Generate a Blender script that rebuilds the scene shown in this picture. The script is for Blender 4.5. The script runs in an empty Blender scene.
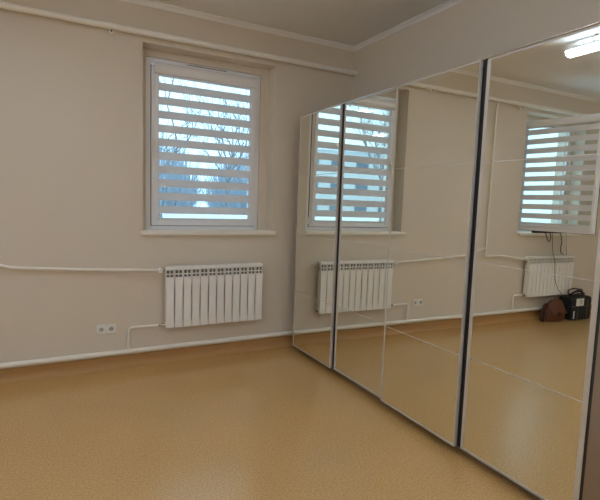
import bpy, bmesh, math, random
from mathutils import Vector, Matrix

# ------------------------------------------------------------------ camera, world, light, exposure
scn = bpy.context.scene
COL = scn.collection
F = Vector((0.47437784, 0.87466249, -0.09965541))
R = Vector((0.88011748, -0.4736554, 0.03230754))
U = Vector((0.01894413, 0.10303445, 0.99449737))
cd = bpy.data.cameras.new('camera')
cd.sensor_fit = 'HORIZONTAL'
cd.sensor_width = 36.0
cd.lens = 471.58 * 36.0 / 600.0
cd.clip_start = 0.02
cam = bpy.data.objects.new('camera', cd)
COL.objects.link(cam)
M4 = Matrix((R, U, -F)).transposed().to_4x4()
M4.translation = Vector((-0.2832, -4.405, 1.5321))
cam.matrix_world = M4
scn.camera = cam

LAMP_STRENGTH = 31.0            # lamp over the window end of the room
FILL_LAMP_STRENGTH = 60.0       # unseen lamps added behind the viewpoint as fill
LAMP_COLOR = (0.79, 0.915, 1.06)
SKY_COLOR = (0.60, 0.86, 1.0)
SKY_STRENGTH = 3.3
w = bpy.data.worlds.new('winter_sky')
scn.world = w
w.use_nodes = True
nt = w.node_tree
nt.nodes.clear()
wo = nt.nodes.new('ShaderNodeOutputWorld')
bg = nt.nodes.new('ShaderNodeBackground')
tc = nt.nodes.new('ShaderNodeTexCoord')
sx = nt.nodes.new('ShaderNodeSeparateXYZ')
cr = nt.nodes.new('ShaderNodeValToRGB')
cr.color_ramp.elements[0].position = 0.0
cr.color_ramp.elements[0].color = (0.52, 0.80, 1.0, 1)
cr.color_ramp.elements[1].position = 0.6
cr.color_ramp.elements[1].color = (*SKY_COLOR, 1)
nt.links.new(tc.outputs['Generated'], sx.inputs[0])
nt.links.new(sx.outputs['Z'], cr.inputs[0])
nt.links.new(cr.outputs[0], bg.inputs['Color'])
bg.inputs['Strength'].default_value = SKY_STRENGTH
nt.links.new(bg.outputs[0], wo.inputs[0])

vs = scn.view_settings
vs.view_transform = 'Standard'
vs.look = 'None'
vs.exposure = -0.47
vs.gamma = 1.0
vs.use_curve_mapping = False
scn.cycles.use_denoising = True
scn.cycles.max_bounces = 14
scn.cycles.diffuse_bounces = 6
scn.cycles.glossy_bounces = 8
scn.cycles.transparent_max_bounces = 24
scn.cycles.sample_clamp_indirect = 0.0
scn.cycles.caustics_reflective = True
random.seed(4)
PI = math.pi

# ------------------------------------------------------------------ materials
def lin(r, g, b):
    f = lambda c: (c / 255 / 12.92) if c / 255 <= 0.04045 else ((c / 255 + 0.055) / 1.055) ** 2.4
    return (f(r), f(g), f(b), 1.0)

def mat(name, col, rough=0.5, metal=0.0, spec=0.5, noise=0.0, nscale=30.0, bump=0.0, bscale=200.0, coat=0.0):
    m = bpy.data.materials.new(name)
    m.use_nodes = True
    t = m.node_tree
    b = t.nodes['Principled BSDF']
    b.inputs['Base Color'].default_value = col
    b.inputs['Roughness'].default_value = rough
    b.inputs['Metallic'].default_value = metal
    b.inputs['Specular IOR Level'].default_value = spec
    b.inputs['Coat Weight'].default_value = coat
    co = t.nodes.new('ShaderNodeTexCoord')
    if noise > 0:
        n = t.nodes.new('ShaderNodeTexNoise')
        n.inputs['Scale'].default_value = nscale
        n.inputs['Detail'].default_value = 4
        t.links.new(co.outputs['Object'], n.inputs['Vector'])
        r = t.nodes.new('ShaderNodeMapRange')
        r.inputs['To Min'].default_value = 1 - noise
        r.inputs['To Max'].default_value = 1 + noise
        t.links.new(n.outputs['Fac'], r.inputs['Value'])
        v = t.nodes.new('ShaderNodeVectorMath')
        v.operation = 'SCALE'
        v.inputs[0].default_value = col[:3]
        t.links.new(r.outputs[0], v.inputs['Scale'])
        t.links.new(v.outputs[0], b.inputs['Base Color'])
    if bump > 0:
        n2 = t.nodes.new('ShaderNodeTexNoise')
        n2.inputs['Scale'].default_value = bscale
        n2.inputs['Detail'].default_value = 3
        t.links.new(co.outputs['Object'], n2.inputs['Vector'])
        bp = t.nodes.new('ShaderNodeBump')
        bp.inputs['Strength'].default_value = bump
        bp.inputs['Distance'].default_value = 0.002
        t.links.new(n2.outputs['Fac'], bp.inputs['Height'])
        t.links.new(bp.outputs[0], b.inputs['Normal'])
    return m

def floor_mat():
    m = mat('speckled_linoleum', lin(196, 152, 100), 0.42, spec=0.7, coat=0.55)
    t = m.node_tree
    b = t.nodes['Principled BSDF']
    co = t.nodes.new('ShaderNodeTexCoord')
    n1 = t.nodes.new('ShaderNodeTexNoise')
    n1.inputs['Scale'].default_value = 95
    n1.inputs['Detail'].default_value = 5
    n1.inputs['Roughness'].default_value = 0.75
    t.links.new(co.outputs['Object'], n1.inputs['Vector'])
    r1 = t.nodes.new('ShaderNodeValToRGB')
    r1.color_ramp.elements[0].position = 0.36
    r1.color_ramp.elements[0].color = lin(188, 144, 84)
    r1.color_ramp.elements[1].position = 0.63
    r1.color_ramp.elements[1].color = lin(227, 185, 124)
    e = r1.color_ramp.elements.new(0.5)
    e.color = lin(209, 168, 108)
    t.links.new(n1.outputs['Fac'], r1.inputs[0])
    n2 = t.nodes.new('ShaderNodeTexNoise')
    n2.inputs['Scale'].default_value = 1.6
    t.links.new(co.outputs['Object'], n2.inputs['Vector'])
    r2 = t.nodes.new('ShaderNodeMapRange')
    r2.inputs['To Min'].default_value = 0.93
    r2.inputs['To Max'].default_value = 1.07
    t.links.new(n2.outputs['Fac'], r2.inputs['Value'])
    v = t.nodes.new('ShaderNodeVectorMath')
    v.operation = 'SCALE'
    t.links.new(r1.outputs[0], v.inputs[0])
    t.links.new(r2.outputs[0], v.inputs['Scale'])
    t.links.new(v.outputs[0], b.inputs['Base Color'])
    r3 = t.nodes.new('ShaderNodeMapRange')
    r3.inputs['To Min'].default_value = 0.20
    r3.inputs['To Max'].default_value = 0.30
    t.links.new(n1.outputs['Fac'], r3.inputs['Value'])
    t.links.new(r3.outputs[0], b.inputs['Roughness'])
    b.inputs['Coat Roughness'].default_value = 0.20
    return m

def fabric_mat(name, col, transp, transl):
    m = bpy.data.materials.new(name)
    m.use_nodes = True
    t = m.node_tree
    t.nodes.clear()
    o = t.nodes.new('ShaderNodeOutputMaterial')
    d = t.nodes.new('ShaderNodeBsdfDiffuse')
    tl = t.nodes.new('ShaderNodeBsdfTranslucent')
    tr = t.nodes.new('ShaderNodeBsdfTransparent')
    d.inputs['Color'].default_value = col
    tl.inputs['Color'].default_value = col
    m1 = t.nodes.new('ShaderNodeMixShader')
    m1.inputs[0].default_value = transl
    t.links.new(d.outputs[0], m1.inputs[1])
    t.links.new(tl.outputs[0], m1.inputs[2])
    m2 = t.nodes.new('ShaderNodeMixShader')
    m2.inputs[0].default_value = transp
    t.links.new(m1.outputs[0], m2.inputs[1])
    t.links.new(tr.outputs[0], m2.inputs[2])
    t.links.new(m2.outputs[0], o.inputs[0])
    return m

def glass_mat():
    m = bpy.data.materials.new('window_glass')
    m.use_nodes = True
    t = m.node_tree
    t.nodes.clear()
    o = t.nodes.new('ShaderNodeOutputMaterial')
    tr = t.nodes.new('ShaderNodeBsdfTransparent')
    tr.inputs['Color'].default_value = (0.93, 0.97, 0.97, 1)
    gl = t.nodes.new('ShaderNodeBsdfGlossy')
    gl.inputs['Roughness'].default_value = 0.01
    fr = t.nodes.new('ShaderNodeFresnel')
    fr.inputs['IOR'].default_value = 1.5
    mx = t.nodes.new('ShaderNodeMixShader')
    t.links.new(fr.outputs[0], mx.inputs[0])
    t.links.new(tr.outputs[0], mx.inputs[1])
    t.links.new(gl.outputs[0], mx.inputs[2])
    t.links.new(mx.outputs[0], o.inputs[0])
    return m

def emit_mat(name, col, s):
    m = bpy.data.materials.new(name)
    m.use_nodes = True
    t = m.node_tree
    t.nodes.clear()
    o = t.nodes.new('ShaderNodeOutputMaterial')
    e = t.nodes.new('ShaderNodeEmission')
    e.inputs['Color'].default_value = (*col, 1)
    e.inputs['Strength'].default_value = s
    t.links.new(e.outputs[0], o.inputs[0])
    return m

MT = dict(
    wall=mat('cream_wall_paint', lin(226, 215, 199), 0.75, spec=0.25, noise=0.012, nscale=3, bump=0.12, bscale=260),
    ceil=mat('white_ceiling_paint', lin(238, 237, 236), 0.85, spec=0.2, bump=0.08, bscale=200),
    crown=mat('white_cornice', lin(246, 243, 240), 0.7, spec=0.3),
    floor=floor_mat(),
    base=mat('linoleum_skirting', lin(188, 146, 94), 0.45, spec=0.4, noise=0.10, nscale=70),
    white=mat('white_enamel', lin(247, 245, 241), 0.32, spec=0.5),
    pipe=mat('cream_pipe_paint', lin(247, 243, 234), 0.30, spec=0.5, noise=0.015, nscale=9),
    pvc=mat('white_pvc', lin(246, 245, 247), 0.35, spec=0.5),
    gloss=mat('glossy_white_pvc', lin(244, 243, 244), 0.14, spec=0.6),
    gasket=mat('dark_gasket', lin(70, 66, 62), 0.6),
    sill=mat('white_sill_board', lin(247, 242, 232), 0.4, spec=0.5),
    chrome=mat('chrome', lin(200, 200, 200), 0.2, metal=1.0),
    alu=mat('brushed_aluminium', lin(220, 217, 212), 0.42, metal=0.45, noise=0.03, nscale=50),
    polish=mat('polished_aluminium', lin(232, 230, 226), 0.22, metal=0.9),
    mirror=mat('mirror_silvering', (0.87, 0.875, 0.81, 1), 0.0, metal=1.0),
    seam=mat('panel_joint_strip', lin(225, 222, 215), 0.35, metal=0.4),
    black=mat('black_plastic', lin(22, 21, 21), 0.5),
    housing=mat('grey_lamp_housing', lin(150, 152, 158), 0.5),
    slot=mat('radiator_recess_shade', lin(120, 116, 112), 0.6),
    carc=mat('grey_brown_laminate', lin(142, 126, 110), 0.28, spec=0.5, noise=0.04, nscale=6),
    opaque=fabric_mat('blind_opaque_band', lin(236, 234, 236), 0.0, 0.12),
    sheer=fabric_mat('blind_sheer_band', lin(225, 232, 236), 0.90, 0.4),
    glass=glass_mat(),
    lamp=emit_mat('led_diffuser_glow', LAMP_COLOR, LAMP_STRENGTH),
    lampb=emit_mat('fill_lamp_glow', LAMP_COLOR, FILL_LAMP_STRENGTH),
    socket=mat('white_socket_plastic', lin(240, 238, 234), 0.3),
    face=mat('grey_socket_well', lin(188, 186, 182), 0.4),
    hole=mat('dark_hole', lin(40, 38, 36), 0.7),
    leather=mat('brown_leather', lin(98, 50, 27), 0.42, noise=0.22, nscale=14, bump=0.35, bscale=120),
    leatherd=mat('dark_brown_leather', lin(62, 38, 26), 0.5, noise=0.15, nscale=14),
    nylon=mat('black_nylon', lin(30, 29, 30), 0.65, noise=0.2, nscale=40, bump=0.3, bscale=300),
    web=mat('grey_webbing', lin(78, 74, 70), 0.7),
    paper=mat('white_label_paper', lin(225, 222, 216), 0.7),
    printm=mat('grey_label_print', lin(120, 118, 116), 0.7),
    snow=mat('snow', lin(225, 235, 245), 0.8, noise=0.08, nscale=1.2),
    bark=mat('dark_bark', lin(118, 118, 124), 0.9, noise=0.2, nscale=6),
    hedge=mat('haze_tinted_hedge', lin(176, 190, 204), 0.9, noise=0.25, nscale=4),  # distance haze put into the twig colour as pale blue-grey
    stucco=mat('pale_stucco', lin(196, 198, 200), 0.85, noise=0.05, nscale=2),
    dglass=mat('dark_window_pane', lin(90, 105, 120), 0.15),
)

# ------------------------------------------------------------------ mesh helpers
class MB:
    def __init__(s):
        s.bm = bmesh.new()
        s.mi = 0
    def _f(s, vs):
        try:
            f = s.bm.faces.new(vs)
            f.material_index = s.mi
            return f
        except ValueError:
            return None
    def box(s, x0, x1, y0, y1, z0, z1):
        x0, x1 = sorted((x0, x1)); y0, y1 = sorted((y0, y1)); z0, z1 = sorted((z0, z1))
        v = [s.bm.verts.new((x, y, z)) for z in (z0, z1) for y in (y0, y1) for x in (x0, x1)]
        for q in ((0, 2, 3, 1), (4, 5, 7, 6), (0, 1, 5, 4), (2, 6, 7, 3), (0, 4, 6, 2), (1, 3, 7, 5)):
            s._f([v[i] for i in q])
        return s
    def quad(s, *pts):
        s._f([s.bm.verts.new(p) for p in pts]); return s
    def loft(s, rings, caps=True, closed=True):
        vr = [[s.bm.verts.new(p) for p in r] for r in rings]
        n = len(vr[0])
        for a, b in zip(vr, vr[1:]):
            for i in range(n if closed else n - 1):
                s._f([a[i], a[(i + 1) % n], b[(i + 1) % n], b[i]])
        if caps:
            s._f(list(reversed(vr[0]))); s._f(vr[-1])
        return s
    def tube(s, pts, r, n=12, caps=True, bend=0.0):
        pts = [Vector(p) for p in pts]
        if bend > 0:
            pts = rounded(pts, bend)
        rings = []
        prev = None
        for i, p in enumerate(pts):
            d = (pts[min(i + 1, len(pts) - 1)] - pts[max(i - 1, 0)]).normalized()
            if prev is None:
                a = d.orthogonal().normalized()
            else:
                a = (prev - d * prev.dot(d)).normalized()
            prev = a
            b = d.cross(a)
            rr = r[i] if isinstance(r, (list, tuple)) else r
            rings.append([p + (a * math.cos(2 * PI * k / n) + b * math.sin(2 * PI * k / n)) * rr for k in range(n)])
        return s.loft(rings, caps)
    def prism(s, poly, axis, a, b):
        def P(q, t):
            if axis == 'x': return (t, q[0], q[1])
            if axis == 'y': return (q[0], t, q[1])
            return (q[0], q[1], t)
        return s.loft([[P(q, a) for q in poly], [P(q, b) for q in poly]])
    def build(s, name, mats, parent=None, bevel=0.0, smooth=False, seg=2, loc=None):
        bmesh.ops.recalc_face_normals(s.bm, faces=s.bm.faces[:])
        me = bpy.data.meshes.new(name)
        s.bm.to_mesh(me); s.bm.free()
        if not isinstance(mats, (list, tuple)): mats = [mats]
        for m in mats: me.materials.append(m)
        o = bpy.data.objects.new(name, me)
        COL.objects.link(o)
        if parent is not None: o.parent = parent
        if loc is not None: o.location = loc
        if smooth:
            for p in me.polygons: p.use_smooth = True
            try:
                me.set_sharp_from_angle(angle=math.radians(40))
            except Exception:
                pass
        if bevel > 0:
            b = o.modifiers.new('bevel', 'BEVEL')
            b.width = bevel; b.segments = seg; b.limit_method = 'ANGLE'; b.angle_limit = math.radians(40)
            b.harden_normals = False
        return o

def rounded(pts, r, n=6):
    out = [pts[0]]
    for a, b, c in zip(pts, pts[1:], pts[2:]):
        u, v = (a - b), (c - b)
        rr = min(r, u.length * 0.45, v.length * 0.45)
        p0, p1 = b + u.normalized() * rr, b + v.normalized() * rr
        for k in range(n + 1):
            t = k / n
            out.append(p0 * (1 - t) ** 2 + b * 2 * t * (1 - t) + p1 * t * t)
    out.append(pts[-1])
    return out

def smoothpath(pts, n=8):
    pts = [Vector(p) for p in pts]
    out = []
    for i in range(len(pts) - 1):
        p0, p1, p2, p3 = pts[max(i - 1, 0)], pts[i], pts[i + 1], pts[min(i + 2, len(pts) - 1)]
        for k in range(n):
            t = k / n
            out.append(0.5 * ((2 * p1) + (p2 - p0) * t + (2 * p0 - 5 * p1 + 4 * p2 - p3) * t * t + (3 * p1 - p0 - 3 * p2 + p3) * t ** 3))
    out.append(pts[-1])
    return out

def tag(o, label, cat, group=None, kind=None):
    o['label'] = label; o['category'] = cat
    if group: o['group'] = group
    if kind: o['kind'] = kind
    return o

def empty(name, loc=(0, 0, 0), rz=0.0, parent=None):
    o = bpy.data.objects.new(name, None)
    o.empty_display_size = 0.1
    COL.objects.link(o)
    o.location = loc; o.rotation_euler = (0, 0, rz)
    if parent: o.parent = parent
    return o

def struct(o, label, cat):
    return tag(o, label, cat, kind='structure')

# ------------------------------------------------------------------ room dimensions
XR, XL, YF, ZC = 2.694, -3.70, -6.30, 3.215
TH = 0.40
W1, DX = 0.49, -3.246                 # left edge of the near window's opening, offset to the other one
OW, OZ0, OZ1 = 1.28, 1.225, 2.875      # opening
STEP = 0.165

# ------------------------------------------------------------------ shell
m = MB()
m.box(XL - 0.2, XR + 0.2, YF - 0.2, TH, -0.15, 0.0)
struct(m.build('floor', MT['floor']), 'tan speckled linoleum floor of the empty room', 'floor')
m = MB()
m.box(XL - 0.2, XR + 0.2, YF - 0.2, TH, ZC, ZC + 0.15)
struct(m.build('ceiling', MT['ceil']), 'plain off-white painted ceiling', 'ceiling')

m = MB()
def wall_layer(y0, y1, holes):
    x = XL
    for (a, b, c, d) in holes:
        m.box(x, a, y0, y1, 0, ZC)
        m.box(a, b, y0, y1, 0, c)
        m.box(a, b, y0, y1, d, ZC)
        x = b
    m.box(x, XR, y0, y1, 0, ZC)
ho = [(W1 + DX, W1 + DX + OW, OZ0, OZ1), (W1, W1 + OW, OZ0, OZ1)]
hi = [(a + 0.054, b - 0.088, c, d - 0.065) for a, b, c, d in ho]
wall_layer(0, STEP, ho)
wall_layer(STEP, TH, hi)
struct(m.build('wall_back', MT['wall']), 'cream wall with the two deep window openings', 'wall')
m = MB(); m.box(XR, XR + 0.2, YF - 0.2, TH, 0, ZC)
struct(m.build('wall_right', MT['wall']), 'cream wall rising behind and above the mirrored wardrobes', 'wall')
m = MB(); m.box(XL - 0.2, XL, YF - 0.2, TH, 0, ZC)
struct(m.build('wall_left', MT['wall']), 'cream wall at the left end of the room', 'wall')
m = MB(); m.box(XL, XR, YF - 0.2, YF, 0, ZC)
struct(m.build('wall_front', MT['wall']), 'cream wall behind the viewpoint', 'wall')

# cornice
def cove(n, length_axis, a, b, c, sgn):
    poly = [(0, 0), (0, -0.040), (0.007, -0.040), (0.012, -0.028), (0.026, -0.014), (0.040, -0.010), (0.040, 0)]
    q = MB()
    if length_axis == 'x':
        q.prism([(c + sgn * u, ZC + v) for u, v in poly], 'x', a, b)
    else:
        q.prism([(c + sgn * u, ZC + v) for u, v in poly], 'y', a, b)
    return struct(q.build(n, MT['crown'], smooth=True), 'narrow white cornice along the ' + n2[n] + ' ceiling edge', 'cornice')
n2 = dict(trim_1='window wall', trim_2='right wall', trim_3='left wall', trim_4='front wall')
cove('trim_1', 'x', XL, XR, 0.0, -1)
cove('trim_2', 'y', YF, 0, XR, -1)
cove('trim_3', 'y', YF, 0, XL, 1)
cove('trim_4', 'x', XL, XR, YF, 1)

# coved linoleum skirting
sk = [(0, 0), (0.040, 0), (0.030, 0.004), (0.016, 0.014), (0.007, 0.032), (0.005, 0.060), (0.005, 0.102), (0, 0.105)]
def skirt(n, axis, a, b, c, sgn):
    q = MB(); q.prism([(c + sgn * u, v) for u, v in sk], axis, a, b)
    return struct(q.build(n, MT['base'], smooth=True), 'tan linoleum skirting turned up the ' + n.split('_')[1] + ' wall', 'skirting')
skirt('baseboard_back', 'x', XL, XR, 0.0, -1)
skirt('baseboard_right', 'y', YF, 0, XR, -1)
skirt('baseboard_left', 'y', YF, 0, XL, 1)
skirt('baseboard_front', 'x', XL, XR, YF, 1)

# ------------------------------------------------------------------ windows
def make_window(name, x0, ang, label):
    """x0 = left edge of the plaster opening; sash hinged on the right side."""
    root = empty(name, (x0, 0, OZ0))
    struct(root, label, 'window')
    Wd, H = OW, OZ1 - OZ0
    # sill board
    m = MB()
    prof = [(0.20, 0.012), (0.20, -0.028), (-0.050, -0.028), (-0.056, -0.022), (-0.058, -0.008), (-0.056, 0.006), (-0.050, 0.012)]
    prof = [(y, z) for y, z in prof]
    m.prism([(y, z) for y, z in prof if y < 0.0005], 'x', -0.030, Wd + 0.012)
    m.box(0.001, Wd - 0.001, 0, 0.172, 0.0005, 0.012)
    m.build('window_sill', MT['sill'], root, smooth=True)
    # fixed frame
    fx0, fx1, fz0, fz1 = 0.055, Wd - 0.089, 0.012, H - 0.066
    y0, y1 = 0.185, 0.255
    t = 0.052
    m = MB()
    m.box(fx0, fx0 + t, y0, y1, fz0, fz1); m.box(fx1 - t, fx1, y0, y1, fz0, fz1)
    m.box(fx0 + t, fx1 - t, y0, y1, fz0, fz0 + t); m.box(fx0 + t, fx1 - t, y0, y1, fz1 - t, fz1)
    # rebate lip
    for a, b, c, d in ((fx0 + t, fx0 + t + .012, fz0 + t, fz1 - t), (fx1 - t - .012, fx1 - t, fz0 + t, fz1 - t)):
        m.box(a, b, y1 - 0.025, y1, c, d)
    m.build('fixed_frame', MT['pvc'], root, bevel=0.004)
    # trickle vent on the head of the frame
    m = MB()
    m.box(0.43, 0.83, y0 - 0.020, y0 + 0.002, fz1 - 0.050, fz1 - 0.018)
    v = m.build('trickle_vent', MT['pvc'], root, bevel=0.003)
    m = MB()
    m.box(0.436, 0.824, y0 - 0.0215, y0 - 0.019, fz1 - 0.0495, fz1 - 0.041)
    m.box(0.436, 0.824, y0 - 0.0215, y0 - 0.019, fz1 - 0.024, fz1 - 0.0185)
    m.build('vent_slot', MT['gasket'], v)
    # sash, own origin on its hinge line
    hx, hy = fx1 - 0.040, 0.166
    sw, sz0, sz1 = 1.045, fz0 + 0.038, fz1 - 0.070
    st = 0.058
    m = MB()
    d0, d1, dl, lip = 0.0, 0.070, 0.0165, 0.020
    m.box(-sw, -sw + st, d0, dl, sz0, sz1); m.box(-st, 0, d0, dl, sz0, sz1)
    m.box(-sw + st, -st, d0, dl, sz0, sz0 + st); m.box(-sw + st, -st, d0, dl, sz1 - st, sz1)
    m.box(-sw + lip, -sw + st, dl, d1, sz0 + lip, sz1 - lip); m.box(-st, -lip, dl, d1, sz0 + lip, sz1 - lip)
    m.box(-sw + st, -st, dl, d1, sz0 + lip, sz0 + st); m.box(-sw + st, -st, dl, d1, sz1 - st, sz1 - lip)
    sash = m.build('sash', MT['pvc'], root, bevel=0.005, loc=(hx, hy, 0))
    sash.rotation_euler = (0, 0, ang)
    m = MB()
    bd = 0.012
    a, b, c, d = -sw + st, -st, sz0 + st, sz1 - st
    m.box(a, a + bd, 0.008, 0.026, c, d); m.box(b - bd, b, 0.008, 0.026, c, d)
    m.box(a + bd, b - bd, 0.008, 0.026, c, c + bd); m.box(a + bd, b - bd, 0.008, 0.026, d - bd, d)
    m.build('glazing_bead', MT['pvc'], sash, bevel=0.003)
    m = MB(); m.box(a, b, 0.030, 0.034, c, d)
    m.build('glass_pane', MT['glass'], sash)
    m = MB()
    g = 0.005
    ga, gb = 0.0166, 0.0186
    m.box(-sw - g, -sw + 0.012, ga, gb, sz0 - g, sz1 + g); m.box(-0.012, g, ga, gb, sz0 - g, sz1 + g)
    m.box(-sw + 0.012, -0.012, ga, gb, sz0 - g, sz0 + 0.012); m.box(-sw + 0.012, -0.012, ga, gb, sz1 - 0.012, sz1 + g)
    m.build('gasket', MT['gasket'], sash)
    # handle on the free stile
    hz = 0.815
    m = MB()
    m.box(-sw + 0.014, -sw + 0.042, -0.012, 0.001, hz - 0.055, hz + 0.03)
    m.tube([(-sw + 0.028, 0, hz), (-sw + 0.028, -0.045, hz)], 0.009, 10)
    m.tube([(-sw + 0.028, -0.045, hz + 0.012), (-sw + 0.028, -0.048, hz - 0.14)], [0.014, 0.011], 10)
    m.build('handle', MT['sill'], sash, bevel=0.002)
    # hinges
    for z in (sz0 + 0.03, sz1 - 0.10):
        m = MB()
        m.tube([(0.010, -0.006, z), (0.010, -0.006, z + 0.07)], 0.008, 10)
        m.build('hinge', MT['pvc'], sash, smooth=True)
    return root, (x0 + hx, hy, OZ0), sw, sz0, sz1

def make_blind(pos, ang, sw, sz0, sz1, label, start=(0.024,)):
    root = empty('roller_blind', pos, ang)
    tag(root, label, 'blind', 'zebra roller blinds on the window sashes')
    top = sz1 + 0.028
    # cassette
    m = MB()
    x0, x1 = -sw + 0.018, -0.018
    prof = [(-0.002, top - 0.100), (-0.040, top - 0.100), (-0.052, top - 0.088), (-0.056, top - 0.055), (-0.050, top - 0.022), (-0.036, top - 0.006), (-0.002, top)]
    m.prism(prof, 'x', x0 + 0.006, x1 - 0.006)
    cas = m.build('cassette', MT['gloss'], root, smooth=True)
    m = MB()
    prof2 = [(y * 1.04 - 0.0005, top - 0.05 + (z - top + 0.05) * 1.04) for y, z in prof]
    for a, b in ((x0, x0 + 0.007), (x1 - 0.007, x1)):
        m = MB(); m.prism(prof2, 'x', a, b)
        m.build('end_cap', MT['pvc'], cas)
    # side guides
    for a, b in ((-sw + 0.022, -sw + 0.056), (-0.062, -0.022)):
        m = MB(); m.box(a, b, -0.016, -0.001, sz0 + 0.028, top - 0.101)
        m.build('side_guide', MT['pvc'], root, bevel=0.002)
    # striped fabric
    xa, xb = -sw + 0.052, -0.060
    zt = top - 0.099
    zb = sz0 + 0.072
    m = MB()
    z = zt
    y = -0.011
    sheer, band = 0.0530, 0.0726
    z_list = []
    for q_, L_ in enumerate(start):
        z_list.append((z, z - L_, (0, 1, 0)[q_])); z -= L_
    while z > zb:
        z_list.append((z, max(z - sheer, zb), 1)); z -= sheer
        if z <= zb: break
        z_list.append((z, max(z - band, zb), 0)); z -= band
    for a, b, k in z_list:
        m.mi = k
        m.quad((xa, y, a), (xa, y, b), (xb, y, b), (xb, y, a))
    bmesh.ops.remove_doubles(m.bm, verts=m.bm.verts[:], dist=1e-5)
    m.build('striped_fabric', [MT['opaque'], MT['sheer']], root)
    m = MB(); m.tube([(xa, y - 0.002, zb - 0.006), (xb, y - 0.002, zb - 0.006)], 0.0075, 10)
    m.build('bottom_rail', MT['pvc'], root, smooth=True)
    # bead chain
    m = MB()
    for dy in (-0.024, -0.034):
        m.tube([(x1 - 0.004, dy, top - 0.09), (x1 - 0.004, dy, top - 0.75)], 0.0016, 6)
    m.build('bead_chain', MT['pvc'], root)
    return root

OPEN = math.radians(80)
r1, p1, sw, sz0, sz1 = make_window('window_1', W1, 0.0, 'closed white framed window above the radiator')
make_blind(p1, 0.0, sw, sz0, sz1, 'white zebra striped roller blind on the closed window above the radiator')
r2, p2, _, _, _ = make_window('window_2', W1 + DX, OPEN, 'white window standing open, seen in the mirror')
make_blind(p2, OPEN, sw, sz0, sz1, 'white zebra striped roller blind on the open sash, seen in the mirror', (0.008, 0.016, 0.0726))

# ------------------------------------------------------------------ radiators
RADZ0, RADZ1, RADY = 0.350, 0.918, -0.125
def make_radiator(x0, valve_right, label):
    root = empty('radiator', (x0, 0, RADZ0))
    tag(root, label, 'radiator', 'white sectional radiators under the windows')
    P = 0.080; H = RADZ1 - RADZ0
    yb, yf = -0.040, RADY
    for k in range(12):
        xa, xb = k * P + 0.0024, (k + 1) * P - 0.0024
        m = MB()
        m.mi = 0
        # front plate, slightly waisted so that dark slits open between sections
        rings = []
        for z, ins in ((0.0, 0.0), (0.03, 0.0), (0.12, 0.0028), (0.35, 0.0028), (0.43, 0.0005), (0.468, 0.0)):
            rings.append([(xa + ins, yf + 0.004, z), (xa + ins + 0.004, yf, z), (xb - ins - 0.004, yf, z), (xb - ins, yf + 0.004, z), (xb - ins, yf + 0.010, z), (xa + ins, yf + 0.010, z)])
        m.loft(rings)
        # core tube and inner fins
        xc = (xa + xb) / 2
        m.box(xc - 0.014, xc + 0.014, yf + 0.025, yb - 0.01, 0.02, H - 0.02)
        m.box(xc - 0.002, xc + 0.002, yf + 0.008, yb, 0.02, H - 0.05)
        for s_ in (-1, 1):
            m.box(xc + s_ * 0.024 - 0.001, xc + s_ * 0.024 + 0.001, yf + 0.008, yb, 0.02, 0.46)
        # curved top hood
        pr = [(yf + 0.006, H - 0.036), (yf + 0.001, H - 0.026), (yf + 0.004, H - 0.010), (yf + 0.022, H - 0.001), (yb - 0.012, H - 0.001), (yb, H - 0.012), (yb, H - 0.030), (yf + 0.02, H - 0.030)]
        m.prism(pr, 'x', xa - 0.001, xb + 0.001)
        # side cheeks and middle bar of the grille
        m.box(xa, xa + 0.006, yf + 0.004, yf + 0.03, 0.466, H - 0.028)
        m.box(xb - 0.006, xb, yf + 0.004, yf + 0.03, 0.466, H - 0.028)
        m.box(xa + 0.006, xb - 0.006, yf + 0.006, yf + 0.012, 0.492, 0.502)
        m.box(xc - 0.003, xc + 0.003, yf + 0.005, yf + 0.012, 0.466, H - 0.03)
        m.mi = 1
        m.box(xa + 0.002, xb - 0.002, yf + 0.024, yf + 0.026, 0.468, H - 0.030)  # grey sheet standing in for the shade inside the grille
        m.build('section', [MT['white'], MT['slot']], root, bevel=0.0)
    # back headers
    m = MB()
    for z in (0.022, H - 0.036):
        m.tube([(0.004, -0.075, z), (12 * P - 0.004, -0.075, z)], 0.018, 12)
    m.build('header_pipe', MT['white'], root, smooth=True)
    e = 12 * P if valve_right else 0.0
    s_ = 1 if valve_right else -1
    zt, zb = H - 0.036, 0.022
    m = MB()
    m.tube([(e - s_ * 0.003, -0.075, zt), (e + s_ * 0.022, -0.075, zt)], 0.013, 10)
    m.tube([(e + s_ * 0.022, -0.075, zt), (e + s_ * 0.034, -0.075, zt)], 0.016, 6)
    v = m.build('valve', MT['chrome'], root, smooth=True)
    m = MB()
    m.tube([(e + s_ * 0.045, -0.080, zt), (e + s_ * 0.045, -0.125, zt)], [0.019, 0.022], 14)
    m.build('valve_cap', MT['white'], v, bevel=0.003)
    m = MB()
    m.tube([(e + s_ * 0.033, -0.075, zt), (e + s_ * 0.062, -0.075, zt)], 0.014, 10)
    m.build('valve_body', MT['chrome'], v, smooth=True)
    m = MB()
    m.tube([(e - s_ * 0.003, -0.075, zb), (e + s_ * 0.02, -0.075, zb)], 0.015, 8)
    m.tube([(e + s_ * 0.02, -0.075, zb), (e + s_ * 0.055, -0.075, zb)], 0.011, 10)
    m.build('lockshield_valve', MT['chrome'], root, smooth=True)
    o_ = 0.0 if valve_right else 12 * P
    for z in (zt, zb):
        m = MB()
        m.tube([(o_ + s_ * 0.003, -0.075, z), (o_ - s_ * 0.012, -0.075, z)], 0.017, 6)
        m.build('end_plug', MT['chrome'], root)
    for xx in (0.2, 0.76):
        for z in (H - 0.06, 0.07):
            m = MB(); m.box(xx - 0.008, xx + 0.008, -0.06, -0.0005, z - 0.01, z + 0.01)
            m.build('wall_bracket', MT['white'], root)
    return root
RX1 = 0.667
RX2 = RX1 + DX
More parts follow.
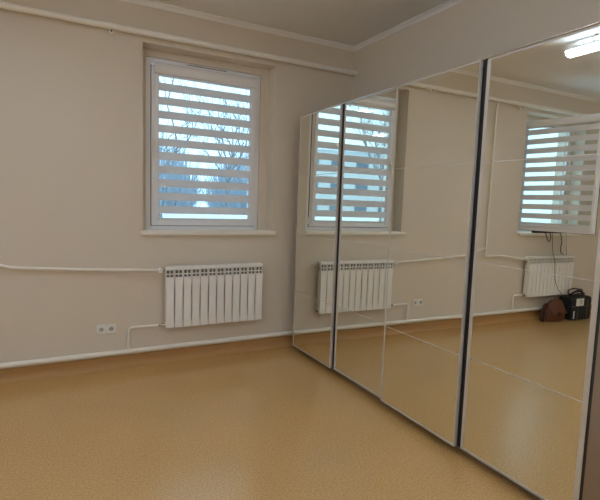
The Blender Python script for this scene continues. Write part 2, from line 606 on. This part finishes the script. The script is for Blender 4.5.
make_radiator(RX1, False, 'white twelve section radiator below the closed window')
make_radiator(RX2, True, 'white radiator seen in the mirror behind the brown bag and black case')

# ------------------------------------------------------------------ heating pipes
ZS, ZB = RADZ1 - 0.036, RADZ0 + 0.022
m = MB()
m.tube([(XL, -0.060, 2.935), (XR, -0.060, 2.935)], 0.025, 16)
hp = m.build('overhead_pipe', MT['pipe'], smooth=True)
tag(hp, 'thick cream heating pipe running along the window wall just below the ceiling', 'pipe')
for x in (0.226, -1.25, -2.9):
    m = MB()
    m.tube([(x - 0.008, -0.060, 2.935), (x + 0.008, -0.060, 2.935)], 0.0275, 16)
    m.box(x - 0.008, x + 0.008, -0.055, -0.0005, 2.900, 2.912)
    m.tube([(x, -0.060, 2.915), (x, -0.060, 2.866)], 0.014, 12)
    m.tube([(x, -0.066, 2.888), (x, -0.0895, 2.888)], 0.015, 12)
    c = m.build('pipe_clamp', MT['pipe'], hp, smooth=True)
    m = MB()
    m.tube([(x, -0.0895, 2.890), (x, -0.0925, 2.890)], 0.0085, 10)
    m.build('clamp_bolt', MT['gasket'], c)
RIS = -0.85
m = MB()
m.tube([(RIS, -0.060, 2.911), (RIS, -0.040, 2.80), (RIS, -0.035, 1.6), (RIS, -0.035, 0.97)], 0.011, 12, bend=0.05)
tag(m.build('riser_pipe', MT['pipe'], smooth=True), 'thin upright cream pipe between the two windows, seen in the mirror', 'pipe', 'thin radiator pipes')
m = MB()
m.tube([(RX1 - 0.062, -0.075, ZS), (0.30, -0.055, ZS + 0.012), (-0.10, -0.038, ZS + 0.030), (-0.56, -0.036, ZS + 0.062), (-0.68, -0.036, ZS + 0.115), (RIS + 0.011, -0.035, ZS + 0.150)], 0.0125, 12, bend=0.06)
tag(m.build('supply_pipe', MT['pipe'], smooth=True), 'thin cream pipe running left from the top of the radiator below the closed window', 'pipe', 'thin radiator pipes')
m = MB()
m.tube([(RIS, -0.035, 0.972), (RIS, -0.035, 0.925), (-1.15, -0.036, ZS + 0.046), (-1.45, -0.05, ZS + 0.01), (RX2 + 0.96 + 0.062, -0.075, ZS)], 0.0125, 12, bend=0.05)
tag(m.build('supply_pipe', MT['pipe'], smooth=True), 'thin cream pipe to the top of the radiator beside the bags, seen in the mirror', 'pipe', 'thin radiator pipes')
m = MB()
m.tube([(XL, -0.040, 0.148), (XR, -0.040, 0.148)], 0.022, 16)
lp = m.build('skirting_pipe', MT['pipe'], smooth=True)
tag(lp, 'cream heating pipe running low along the wall on top of the tan skirting', 'pipe')
for x in (-2.4, -0.6, 1.2):
    m = MB(); m.tube([(x - 0.007, -0.04, 0.148), (x + 0.007, -0.04, 0.148)], 0.0235, 16); m.box(x - .007, x + .007, -0.03, -0.0005, 0.142, 0.154)
    m.build('pipe_clamp', MT['pipe'], lp, smooth=True)
m = MB()
m.tube([(RX1 - 0.055, -0.075, ZB), (0.360, -0.040, ZB - 0.004), (0.354, -0.040, 0.1695)], 0.011, 12, bend=0.035)
tag(m.build('return_pipe', MT['pipe'], smooth=True), 'thin elbowed cream pipe from the radiator foot down to the skirting pipe, beside the socket', 'pipe', 'thin radiator pipes')
m = MB()
m.tube([(RX2 + 0.96 + 0.055, -0.075, ZB), (-1.445, -0.040, ZB - 0.002), (-1.445, -0.040, 0.1695)], 0.011, 12, bend=0.035)
tag(m.build('return_pipe', MT['pipe'], smooth=True), 'thin elbowed cream pipe at the foot of the mirrored radiator beside the bags', 'pipe', 'thin radiator pipes')

# ------------------------------------------------------------------ wall socket
sk_ = empty('wall_socket', (0.175, 0, 0.363))
tag(sk_, 'white double power socket low on the wall left of the radiator', 'socket')
for dx in (-0.041, 0.041):
    m = MB(); m.box(dx - 0.0405, dx + 0.0405, -0.011, -0.0003, -0.043, 0.043)
    pl = m.build('socket_plate', MT['socket'], sk_, bevel=0.004)
    m = MB()
    rr = [[(dx + r * math.cos(a), y, r * math.sin(a)) for a in [2 * PI * k / 24 for k in range(24)]] for r, y in ((0.026, -0.0112), (0.026, -0.020), (0.0215, -0.020), (0.0205, -0.0115))]
    m.loft(rr, caps=False)
    m.build('socket_ring', MT['socket'], pl, smooth=True)
    m = MB()
    m.loft([[(dx + 0.0205 * math.cos(a), y, 0.0205 * math.sin(a)) for a in [2 * PI * k / 20 for k in range(20)]] for y in (-0.0112, -0.0118)])
    m.build('socket_face', MT['face'], pl)
    m = MB()
    for px, pz in ((-0.0095, -0.002), (0.0095, -0.002)):
        m.tube([(dx + px, -0.0115, pz), (dx + px, -0.0125, pz)], 0.0032, 10)
    m.build('pin_hole', MT['hole'], pl)
    m = MB(); m.tube([(dx, -0.0115, 0.011), (dx, -0.021, 0.011)], 0.0025, 8)
    m.build('earth_pin', MT['chrome'], pl)

# ------------------------------------------------------------------ mirrored wardrobes
XM, YAW, TILT = 1.9605, 0.0162, 0.0027
Z0, Z1 = 0.058, 2.378
def make_wardrobe(ya, ymid, yb, label):
    """ya (far) > ymid > yb (near); far door in front, near door set back."""
    yc = (ya + yb) / 2
    root = empty('wardrobe', (XM + YAW * yc, yc, 0), -YAW)
    tag(root, label, 'wardrobe', 'mirrored sliding door wardrobes')
    A, Mi, B = ya - yc, ymid - yc, yb - yc
    D0, D1 = 0.062, 0.655
    m = MB()
    m.box(D0, D1, A - 0.018, A - 0.002, 0, 2.365)
    m.build('side_panel', MT['carc'], root, bevel=0.001)
    m = MB()
    m.box(D0 - 0.012, D1, B + 0.002, B + 0.018, 0, 2.365)
    m.build('side_panel', MT['carc'], root, bevel=0.001)
    m = MB(); m.box(D0, D1, B + 0.018, A - 0.018, 2.345, 2.365)
    m.build('top_panel', MT['carc'], root)
    m = MB(); m.box(D0, D1, B + 0.018, A - 0.018, 0.06, 0.08)
    m.build('bottom_panel', MT['carc'], root)
    m = MB(); m.box(D1 - 0.01, D1 - 0.002, B + 0.018, A - 0.018, 0.08, 2.345)
    m.build('back_panel', MT['carc'], root)
    m = MB(); m.box(D0 + 0.03, D0 + 0.045, B + 0.018, A - 0.018, 0, 0.06)
    m.build('plinth', MT['carc'], root)
    m = MB(); m.box(D0 + 0.1, D1 - 0.012, Mi - 0.009, Mi + 0.009, 0.08, 2.345)
    m.build('partition', MT['carc'], root)
    m = MB()
    m.tube([(0.0255, B + 0.002, 2.3855), (0.0255, A - 0.002, 2.3855)], 0.0065, 14)
    m.box(0.0275, D0, B + 0.002, A - 0.002, 2.3795, 2.3875)
    m.box(0.056, D0 - 0.001, B + 0.004, A - 0.004, 2.33, 2.3785)
    m.build('top_rail', MT['polish'], root, smooth=True)
    for (fa, fb, off, name_near) in ((A, Mi, 0.0, True), (Mi - 0.030, B, 0.025, False)):
        door = empty('sliding_door', (off, 0, 0), 0, root)
        door.rotation_euler = (0, TILT, 0)
        T = 0.022
        fw = 0.005 if name_near else 0.026
        fs = 0.012 if name_near else 0.022
        m = MB()
        m.box(-0.002, T, fa - fs, fa, Z0, Z1)
        m.box(-0.002, T, fb, fb + fw, Z0, Z1)
        m.box(-0.002, T, fb + fw, fa - fs, Z0, Z0 + 0.014)
        m.box(-0.002, T, fb + fw, fa - fs, Z1 - 0.009, Z1)
        m.build('door_frame', MT['alu'], door)
        # dark grip edge at the near end, black strip standing in for the gap's shade
        if not name_near:
            m = MB(); m.box(0.0005, T, fb - 0.003, fb - 0.0002, Z0 + 0.003, Z1 - 0.003)
            m.build('edge_seal', MT['black'], door)
            m = MB(); m.box(0.001, T, fa + 0.0003, fa + 0.0285, Z0 + 0.003, Z1 - 0.003)
            m.build('gap_shade', MT['black'], door)
        m = MB(); m.box(0.006, T - 0.001, fb + 0.003, fa - 0.006, Z0 + 0.006, Z1 - 0.006)
        m.build('backing_board', MT['carc'], door)
        zz = [Z0 + (Z1 - Z0) * q / 4 for q in range(5)]
        for q in range(4):
            m = MB()
            za = zz[q] + (0.0142 if q == 0 else 0.0022)
            zb = zz[q + 1] - (0.0092 if q == 3 else 0.0022)
            m.box(0.0, 0.005, fb + fw + 0.0002, fa - fs - 0.0002, za, zb)
            m.build('mirror_panel', MT['mirror'], door)
        for q in (1, 2, 3):
            m = MB()
            m.box(-0.0008, 0.005, fb + fw, fa - fs, zz[q] - 0.0022, zz[q] + 0.0022)
            m.build('joint_strip', MT['seam'], door)
    return root
make_wardrobe(-0.1852, -0.9283, -1.6742, 'mirrored sliding door wardrobe nearest the window wall')
make_wardrobe(-1.6782, -2.4233, -3.1880, 'mirrored sliding door wardrobe nearest the viewer, with dark end panel')

# ------------------------------------------------------------------ ceiling lamps
def make_lamp(x, y0, y1, label, glow='lamp'):
    root = empty('ceiling_lamp', (x, (y0 + y1) / 2, ZC))
    tag(root, label, 'lamp', 'long LED ceiling lamps')
    L = abs(y1 - y0) / 2
    for y in (-L * 0.6, L * 0.6):
        m = MB(); m.tube([(0, y, -0.0005), (0, y, -0.070)], 0.008, 10)
        m.build('hanger', MT['white'], root, smooth=True)
    m = MB(); m.box(-0.046, 0.046, -L + 0.006, L - 0.006, -0.090, -0.070)
    m.build('lamp_base', MT['housing'], root, bevel=0.004)
    m = MB()
    prof = []
    for k in range(13):
        a = PI + PI * k / 12
        prof.append((0.064 * math.cos(a), -0.104 + 0.040 * math.sin(a)))
    prof += [(0.062, -0.095), (0.054, -0.0905), (-0.054, -0.0905), (-0.062, -0.095)]
    m.prism(prof, 'y', -L + 0.014, L - 0.014)
    m.build('diffuser', MT[glow], root, smooth=True)
    for s_ in (-1, 1):
        m = MB()
        pp = [(px * 1.03, -0.112 + (pz + 0.112) * 1.03) for px, pz in prof]
        m.prism(pp, 'y', s_ * (L - 0.0135), s_ * L)
        m.build('end_cap', MT['white'], root)
    return root
make_lamp(-0.40, -1.275, -2.525, 'long glowing white ceiling lamp seen at the top of the mirror')
make_lamp(-2.20, -3.40, -4.65, 'unseen long ceiling lamp added as fill behind the viewpoint, further from the wardrobes', 'lampb')  # unseen, added to lift the right wall
make_lamp(1.30, -4.10, -5.35, 'unseen long ceiling lamp added as fill behind the viewpoint, nearer the wardrobes', 'lampb')  # unseen, added to brighten the right corner and near floor

# ------------------------------------------------------------------ bags by the mirrored radiator
def superring(cx, cy, z, a, b, n=24, e=4.0):
    out = []
    for k in range(n):
        t = 2 * PI * k / n
        c, s_ = math.cos(t), math.sin(t)
        out.append((cx + a * math.copysign(abs(c) ** (2 / e), c), cy + b * math.copysign(abs(s_) ** (2 / e), s_), z))
    return out

bag = empty('leather_bag', (-2.105, -0.190, 0), 0.12)
tag(bag, 'slouching brown leather bag on the floor beside the black case, seen in the mirror', 'bag')
m = MB()
rings = []
for z, a, b, dx in ((0.0, 0.135, 0.075, 0), (0.008, 0.146, 0.084, 0), (0.06, 0.152, 0.090, 0), (0.13, 0.146, 0.082, -0.004), (0.20, 0.128, 0.066, -0.012), (0.255, 0.104, 0.045, -0.022), (0.282, 0.080, 0.026, -0.028), (0.292, 0.055, 0.012, -0.030)):
    rings.append(superring(dx, 0, z, a, b, e=3.0))
m.loft(rings)
m.build('bag_body', MT['leather'], bag, smooth=True)
m = MB()
fl = []
for x in (-0.125, -0.06, 0.0, 0.06, 0.105):
    k = 1 - (abs(x + 0.01) / 0.14) ** 2 * 0.4
    fl.append([(x, 0.034, 0.262 * k), (x, 0.0, 0.305 * k), (x, -0.052, 0.262 * k), (x, -0.084, 0.185 * k), (x, -0.097, 0.110), (x, -0.090, 0.110), (x, -0.076, 0.183 * k), (x, -0.045, 0.25 * k), (x, 0.0, 0.292 * k), (x, 0.03, 0.25 * k)])
m.loft(fl)
m.build('flap', MT['leather'], bag, smooth=True)
m = MB()
path = smoothpath([(0.095, 0.0, 0.225), (0.160, -0.02, 0.235), (0.205, -0.03, 0.15), (0.225, -0.035, 0.05), (0.20, -0.06, 0.012), (0.165, -0.05, 0.06), (0.150, -0.02, 0.13)])
m.tube(path, 0.011, 8)
m.build('shoulder_strap', MT['leatherd'], bag, smooth=True)
m = MB(); m.box(-0.028, 0.010, -0.106, -0.095, 0.085, 0.135)
m.build('buckle', MT['leatherd'], bag, bevel=0.003)

bag.scale = (1.18, 1.0, 1.04)

case = empty('equipment_case', (-2.575, -0.195, 0), 0.0)
tag(case, 'black soft equipment case with a white label, seen in the mirror below the radiator', 'case')
m = MB()
rings = []
for z, g in ((0.0, -0.012), (0.010, 0.0), (0.20, 0.004), (0.312, 0.0), (0.328, -0.010), (0.335, -0.03)):
    rings.append(superring(0, 0, z, 0.225 + g, 0.118 + g, e=7.0, n=32))
m.loft(rings)
m.build('case_body', MT['nylon'], case, smooth=True)
m = MB(); m.loft([superring(0, 0, z, 0.233, 0.126, e=7.0, n=32) for z in (0.196, 0.208)])
m.build('zip_band', MT['web'], case)
for dx in (-0.10, 0.115):
    m = MB(); m.box(dx - 0.014, dx + 0.014, -0.1245, -0.120, 0.012, 0.300)
    m.build('webbing_strap', MT['web'], case)
m = MB(); m.box(-0.005, 0.165, -0.1275, -0.1245, 0.214, 0.318)
lb = m.build('label_sheet', MT['paper'], case); lb['label'] = 'white paper label'
m = MB()
for k in range(4):
    m.box(0.015 + 0.02 * (k % 2), 0.09, -0.1283, -0.1274, 0.236 + k * 0.018, 0.243 + k * 0.018)
m.build('label_print', MT['printm'], lb)
m = MB(); m.box(0.186, 0.204, -0.1262, -0.1215, 0.03, 0.14)
tg = m.build('tag_strip', MT['paper'], case); tg['label'] = 'narrow white strip'
m = MB()
m.tube(smoothpath([(-0.12, -0.02, 0.328), (-0.10, -0.03, 0.375), (-0.03, -0.035, 0.402), (0.06, -0.03, 0.398), (0.12, -0.02, 0.37), (0.14, -0.01, 0.328)]), 0.014, 10)
m.build('carry_handle', MT['nylon'], case, smooth=True)
for s_ in (-1, 1):
    m = MB(); m.box(s_ * 0.2285, s_ * 0.248, -0.06, 0.03, 0.09, 0.22)
    m.build('side_pocket', MT['nylon'], case, bevel=0.008)

cb = MB()
cb.tube(smoothpath([(-2.70, -0.20, 0.342), (-2.66, -0.22, 0.41), (-2.56, -0.25, 0.435), (-2.45, -0.24, 0.40), (-2.40, -0.20, 0.36), (-2.46, -0.15, 0.41), (-2.60, -0.17, 0.43), (-2.72, -0.18, 0.38), (-2.66, -0.26, 0.36), (-2.50, -0.27, 0.38), (-2.38, -0.25, 0.345)]), 0.008, 8)
tag(cb.build('coiled_cable', MT['black'], smooth=True, loc=(-0.015, 0, 0.004)), 'thick black cable heaped on top of the black case, seen in the mirror', 'cable', 'black cables by the open window')

# ------------------------------------------------------------------ power strip and cables on the far sill
SZ = OZ0 + 0.012
ps = empty('power_strip', (-2.12, -0.010, SZ), -0.03)
tag(ps, 'long black power strip lying on the sill of the open window, seen in the mirror', 'power strip')
m = MB(); m.box(-0.30, 0.36, -0.026, 0.026, 0.0, 0.034)
m.build('strip_body', MT['black'], ps, bevel=0.004)
for k in range(5):
    m = MB(); m.tube([(-0.24 + k * 0.1, 0, 0.0335), (-0.24 + k * 0.1, 0, 0.0365)], 0.020, 14)
    m.build('outlet', MT['web'], ps)
m = MB(); m.box(0.27, 0.31, -0.015, 0.015, 0.033, 0.039)
m.build('switch', MT['leather'], ps)
def cable(pts, r, label):
    q = MB(); q.tube(smoothpath(pts), r, 8)
    return tag(q.build('cable', MT['black'], smooth=True), label, 'cable', 'black cables by the open window')
cable([(-1.93, -0.040, SZ + 0.012), (-1.95, -0.072, SZ + 0.002), (-1.99, -0.078, SZ - 0.07), (-2.03, -0.080, SZ - 0.115), (-2.07, -0.078, SZ - 0.07), (-2.05, -0.070, SZ + 0.004), (-2.04, -0.040, SZ + 0.012)], 0.0065, 'short black cable looped over the edge of the mirrored sill')
cable([(-2.10, -0.040, SZ + 0.010), (-2.10, -0.072, SZ - 0.01), (-2.11, -0.085, 1.08), (-2.09, -0.120, 0.95), (-2.10, -0.150, 0.85), (-2.13, -0.150, 0.62), (-2.20, -0.15, 0.47), (-2.27, -0.150, 0.40), (-2.318, -0.15, 0.36)], 0.0035, 'thin black cable hanging from the sill across the radiator down to the black case')
cable([(-2.28, -0.040, SZ + 0.010), (-2.285, -0.074, SZ - 0.01), (-2.30, -0.090, 1.12), (-2.275, -0.10, 1.03), (-2.30, -0.09, 0.97), (-2.37, -0.075, 0.935), (-2.40, -0.07, 0.924)], 0.0065, 'thick crooked black cable hanging from the sill to the radiator top')
cable([(-2.40, -0.040, SZ + 0.008), (-2.405, -0.072, SZ - 0.01), (-2.41, -0.085, 1.1), (-2.43, -0.09, 0.96), (-2.45, -0.075, 0.922)], 0.0022, 'thinnest black cable hanging from the sill end to the radiator top')

# ------------------------------------------------------------------ outside
m = MB(); m.box(-70, 70, 0.45, 140, -1.2, -0.9)
struct(m.build('ground', MT['snow']), 'snow covered ground outside the windows', 'ground')
m = MB()
rings = []
for k in range(41):
    x = -30 + 1.8 * k
    h = 0.25 * math.sin(k * 1.3) + 0.15 * math.sin(k * 2.9)
    rings.append([(x, 11, -0.95), (x, 13.5, 0.35 + h * 0.5), (x, 15.5, 0.95 + h * 0.4), (x, 18, 1.0 + h * 0.5), (x, 22, -0.95)])
m.loft(rings)
struct(m.build('snow_bank', MT['snow'], smooth=True), 'snowy bank beyond the windows', 'snow')

def twig_tree(base, h, seed, label, depth=5, spread=0.5, r0=0.10):
    rnd = random.Random(seed)
    m = MB()
    def grow(p, d, L, r, lev):
        n = 3
        pts = [p]
        dd = d.copy()
        for _ in range(n):
            dd = (dd + Vector((rnd.uniform(-1, 1), rnd.uniform(-1, 1), rnd.uniform(-0.6, 0.8))) * 0.13).normalized()
            pts.append(pts[-1] + dd * L / n)
        m.tube(pts, [r * (1 - 0.4 * i / n) for i in range(n + 1)], 5 if lev > 1 else 3, caps=False)
        if lev <= 0: return
        k = 3 if lev < 5 else 4
        for i in range(k):
            j = rnd.choice((1, 2, 3)) if i < k - 1 else 3
            side = Vector((rnd.uniform(-1, 1), rnd.uniform(-1, 1), rnd.uniform(-0.2, 0.7))).normalized()
            nd = (dd * (1 - spread * 0.5) + side * spread * 1.2).normalized()
            grow(pts[j], nd, L * rnd.uniform(0.62, 0.82), max(r * 0.55, 0.008), lev - 1)
    grow(Vector((0, 0, 0)), Vector((0, 0, 1)), h * 0.32, r0, depth)
    o = m.build('bare_tree', MT['bark'], loc=base)
    return tag(o, label, 'tree', 'bare trees outside the window')
twig_tree((2.9, 10.2, -0.9), 9.0, 3, 'bare tree behind the right side of the closed window', r0=0.10)
twig_tree((7.6, 17.5, 0.0), 8.5, 8, 'bare tree further back beyond the closed window', r0=0.11)
twig_tree((1.5, 16.0, 0.5), 7.5, 12, 'bare tree behind the left side of the closed window', r0=0.08)
twig_tree((-9.0, 13.5, 0.0), 8.0, 21, 'bare tree glimpsed in the mirror through the window', r0=0.10)

def bush(base, rx, rz, seed, label):
    rnd = random.Random(seed)
    m = MB()
    for k in range(1100):
        a = rnd.uniform(0, 2 * PI); q = rnd.random() ** 0.5; hz = rnd.random()
        x = rx * q * math.cos(a); y = rx * 0.5 * q * math.sin(a)
        top = rz * (0.55 + 0.45 * hz) * math.sqrt(max(0.05, 1 - q * q * 0.8))
        p0 = Vector((x * 0.6, y * 0.6, 0)); p1 = Vector((x * 0.9, y * 0.9, top * 0.6)); p2 = Vector((x + rnd.uniform(-.3, .3), y + rnd.uniform(-.2, .2), top))
        m.tube([p0, p1, p2], [0.028, 0.022, 0.010], 3, caps=False)
    o = m.build('bare_bush', MT['hedge'], loc=base)
    return tag(o, label, 'bush', 'haze-tinted bushes outside the window')
for i, (x, y, rx, rz, lb_) in enumerate(((-1.2, 19, 2.7, 4.6, 'tall haze-tinted bush beyond the left half of the closed window'),
                                   (4.3, 20, 2.8, 4.9, 'tall haze-tinted bush beyond the middle of the closed window'),
                                   (10.2, 21, 3.0, 4.7, 'tall haze-tinted bush beyond the right edge of the closed window'))):
    bush((x, y, 0.4), rx, rz, 40 + i, lb_)

# apartment block far behind the trees, seen through the blind in the mirror
bl = empty('apartment_block', (-24, 46, -0.9), 0.2)
tag(bl, 'pale apartment block far behind the trees outside the windows', 'building')
m = MB(); m.box(-13, 13, 0, 9, 0, 9.0)
m.build('facade', MT['stucco'], bl)
m = MB(); m.box(-13.4, 13.4, -0.4, 9.4, 9.0, 9.35)
m.build('roof', MT['snow'], bl)
for r_ in range(3):
    for c_ in range(8):
        xx = -11.4 + c_ * 3.2; zz_ = 1.2 + r_ * 2.8
        m = MB(); m.box(xx - 0.8, xx + 0.8, -0.06, 0.02, zz_, zz_ + 1.5)
        f_ = m.build('window', MT['dglass'], bl)
